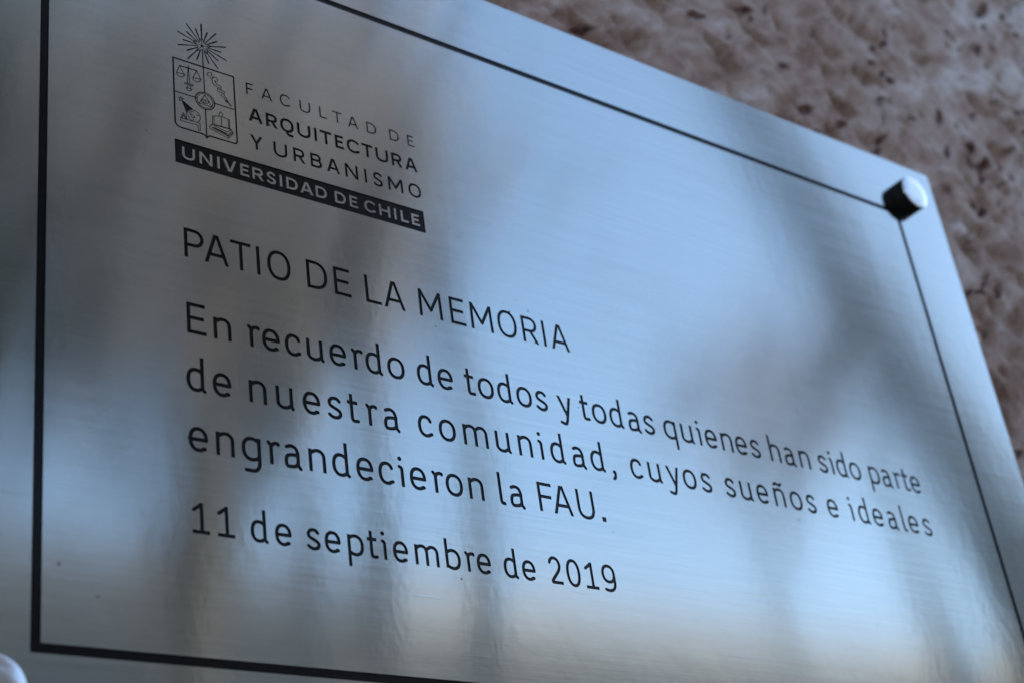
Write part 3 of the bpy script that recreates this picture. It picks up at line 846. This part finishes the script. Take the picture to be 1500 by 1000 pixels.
def make_tree(label, base, trunk, r0, r1, crown, nbr, nleaf, leaf, seed, group=None, leaf_mat=None):
    """trunk: points relative to base; crown: (centre, radii) relative to base"""
    rnd = random.Random(seed)
    t = empty('tree', base, label, 'tree', group)
    V, F = [], []
    pts = [Vector(p) for p in trunk]; m = len(pts)
    tube(V, F, pts, [r0 + (r1 - r0)*i/(m-1) for i in range(m)], 10)
    link_mesh('trunk', V, F, M_BARK, t, smooth=True)
    V, F = [], []
    c, rad = Vector(crown[0]), Vector(crown[1])
    tips = []
    for i in range(nbr):
        f = rnd.uniform(.72, 1.0)*(m-1); j = min(int(f), m-2); s0 = pts[j].lerp(pts[j+1], f-j)
        d = Vector((rnd.gauss(0, 1), rnd.gauss(0, 1), rnd.gauss(.1, .8))).normalized()
        end = c + Vector((d.x*rad.x, d.y*rad.y, d.z*rad.z))*rnd.uniform(.5, 1)
        mid = s0.lerp(end, .5) + Vector((rnd.uniform(-.4, .4), rnd.uniform(-.4, .4), rnd.uniform(.1, .7)))
        P = [s0, s0.lerp(mid, .5), mid, mid.lerp(end, .5), end]
        tube(V, F, P, [r1*.55, r1*.4, r1*.3, r1*.18, .012], 5)
        for q in range(5):
            a0 = mid.lerp(end, rnd.random()); e = a0 + Vector((rnd.gauss(0, .6), rnd.gauss(0, .6), rnd.gauss(.2, .6)))
            tube(V, F, [a0, a0.lerp(e, .5) + Vector((0, 0, .08)), e], [.035, .02, .008], 4); tips.append(e); tips.append(a0)
    link_mesh('branches', V, F, M_BARK, t, smooth=True)
    if nleaf:
        V, F = [], []
        for i in range(nleaf):
            if rnd.random() < .75: p = rnd.choice(tips) + Vector((rnd.gauss(0, .28), rnd.gauss(0, .28), rnd.gauss(0, .24)))
            else:
                d = Vector((rnd.gauss(0, 1), rnd.gauss(0, 1), rnd.gauss(0, 1))).normalized()*rnd.random()**.4
                p = c + Vector((d.x*rad.x, d.y*rad.y, d.z*rad.z))
            a = Vector((rnd.gauss(0, 1), rnd.gauss(0, 1), rnd.gauss(0, 1))).normalized()*leaf*rnd.uniform(.6, 1.2)
            b = a.orthogonal().normalized()*leaf*.5
            k = len(V); V += [tuple(p-a), tuple(p+b), tuple(p+a), tuple(p-b)]; F.append([k, k+1, k+2, k+3])
        lo = link_mesh('foliage', V, F, leaf_mat or M_LEAF, t); lo['kind'] = 'stuff'
    return t

make_tree('thick leaning tree mirrored as the dark slanting streak near the right standoff', (10.7, -6.1, 0),
          [(0, 0, 0), (-.1, 0, 2.5), (-.25, 0, 4.5), (-.55, 0, 5.5), (-.9, 0, 6.2), (-1.3, 0, 6.9), (-1.72, 0, 7.65), (-2.28, 0, 8.9), (-2.9, .1, 10.4)], .50, .20, ((-3.4, 0, 12.6), (1.2, 1.0, 1.2)), 6, 100, .09, 2)
make_tree('slim crooked tree mirrored as the second dark streak at the bottom right', (9.5, -6.0, 0),
          [(0, 0, 0), (-.2, 0, 2.5), (-.5, 0, 4.0), (-.62, 0, 4.5), (-.8, 0, 5.2), (-.92, 0, 6.0)], .17, .05, ((-1.0, -.1, 6.6), (.25, .2, .4)), 2, 0, .08, 3)
make_tree('sparse pinkish tree mirrored as a hazy patch behind the words quienes han sido', (9.9, -8.3, 0),
          [(0, 0, 0), (.05, 0, 2.5), (0, 0, 5.0), (-.1, 0, 6.9)], .05, .025, ((.1, 0, 7.8), (1.0, .9, .9)), 6, 1100, .06, 4, leaf_mat=M_PINK)
make_tree('tree mirrored as the dark upright streak through the month name', (6.3, -9, 0),
          [(0, 0, 0), (0, 0, 3), (0, 0, 5.6), (.03, 0, 7.2), (-.1, 0, 9.0)], .14, .08, ((-.5, -.3, 10.3), (1.7, 1.2, 2.4)), 14, 1500, .10, 5)
make_tree('tree mirrored as the narrow grey streak below the word comunidad', (7.22, -9, 0),
          [(0, 0, 0), (.02, 0, 4), (.05, 0, 6.4), (.12, 0, 7.6), (.0, 0, 9.0)], .12, .07, ((-.1, -.3, 10.4), (1.0, 1.0, 1.6)), 9, 300, .08, 6)
make_tree('tree mirrored as the soft dark streak under the date', (5.62, -9, 0),
          [(0, 0, 0), (0, 0, 3), (.05, 0, 6.0), (-.2, 0, 8.2)], .10, .07, ((-.9, -.3, 10.0), (1.6, 1.2, 1.9)), 12, 1500, .10, 7)
make_tree('broad tree mirrored as the dark brown haze over the crest', (6.2, -12, 0),
          [(0, 0, 0), (.1, 0, 3), (0, 0, 6.0), (.2, 0, 8.2)], .26, .16, ((.1, 0, 11.6), (2.9, 2.0, 4.0)), 16, 2600, .13, 8)
make_tree('dense tree mirrored as the darkest part at the left edge of the plaque', (3.6, -11.2, 0),
          [(0, 0, 0), (.1, 0, 3), (0, 0, 6.0), (.2, 0, 8.2)], .26, .16, ((.2, 0, 11.2), (2.2, 2.0, 4.2)), 16, 5200, .13, 9, leaf_mat=M_GREEN)
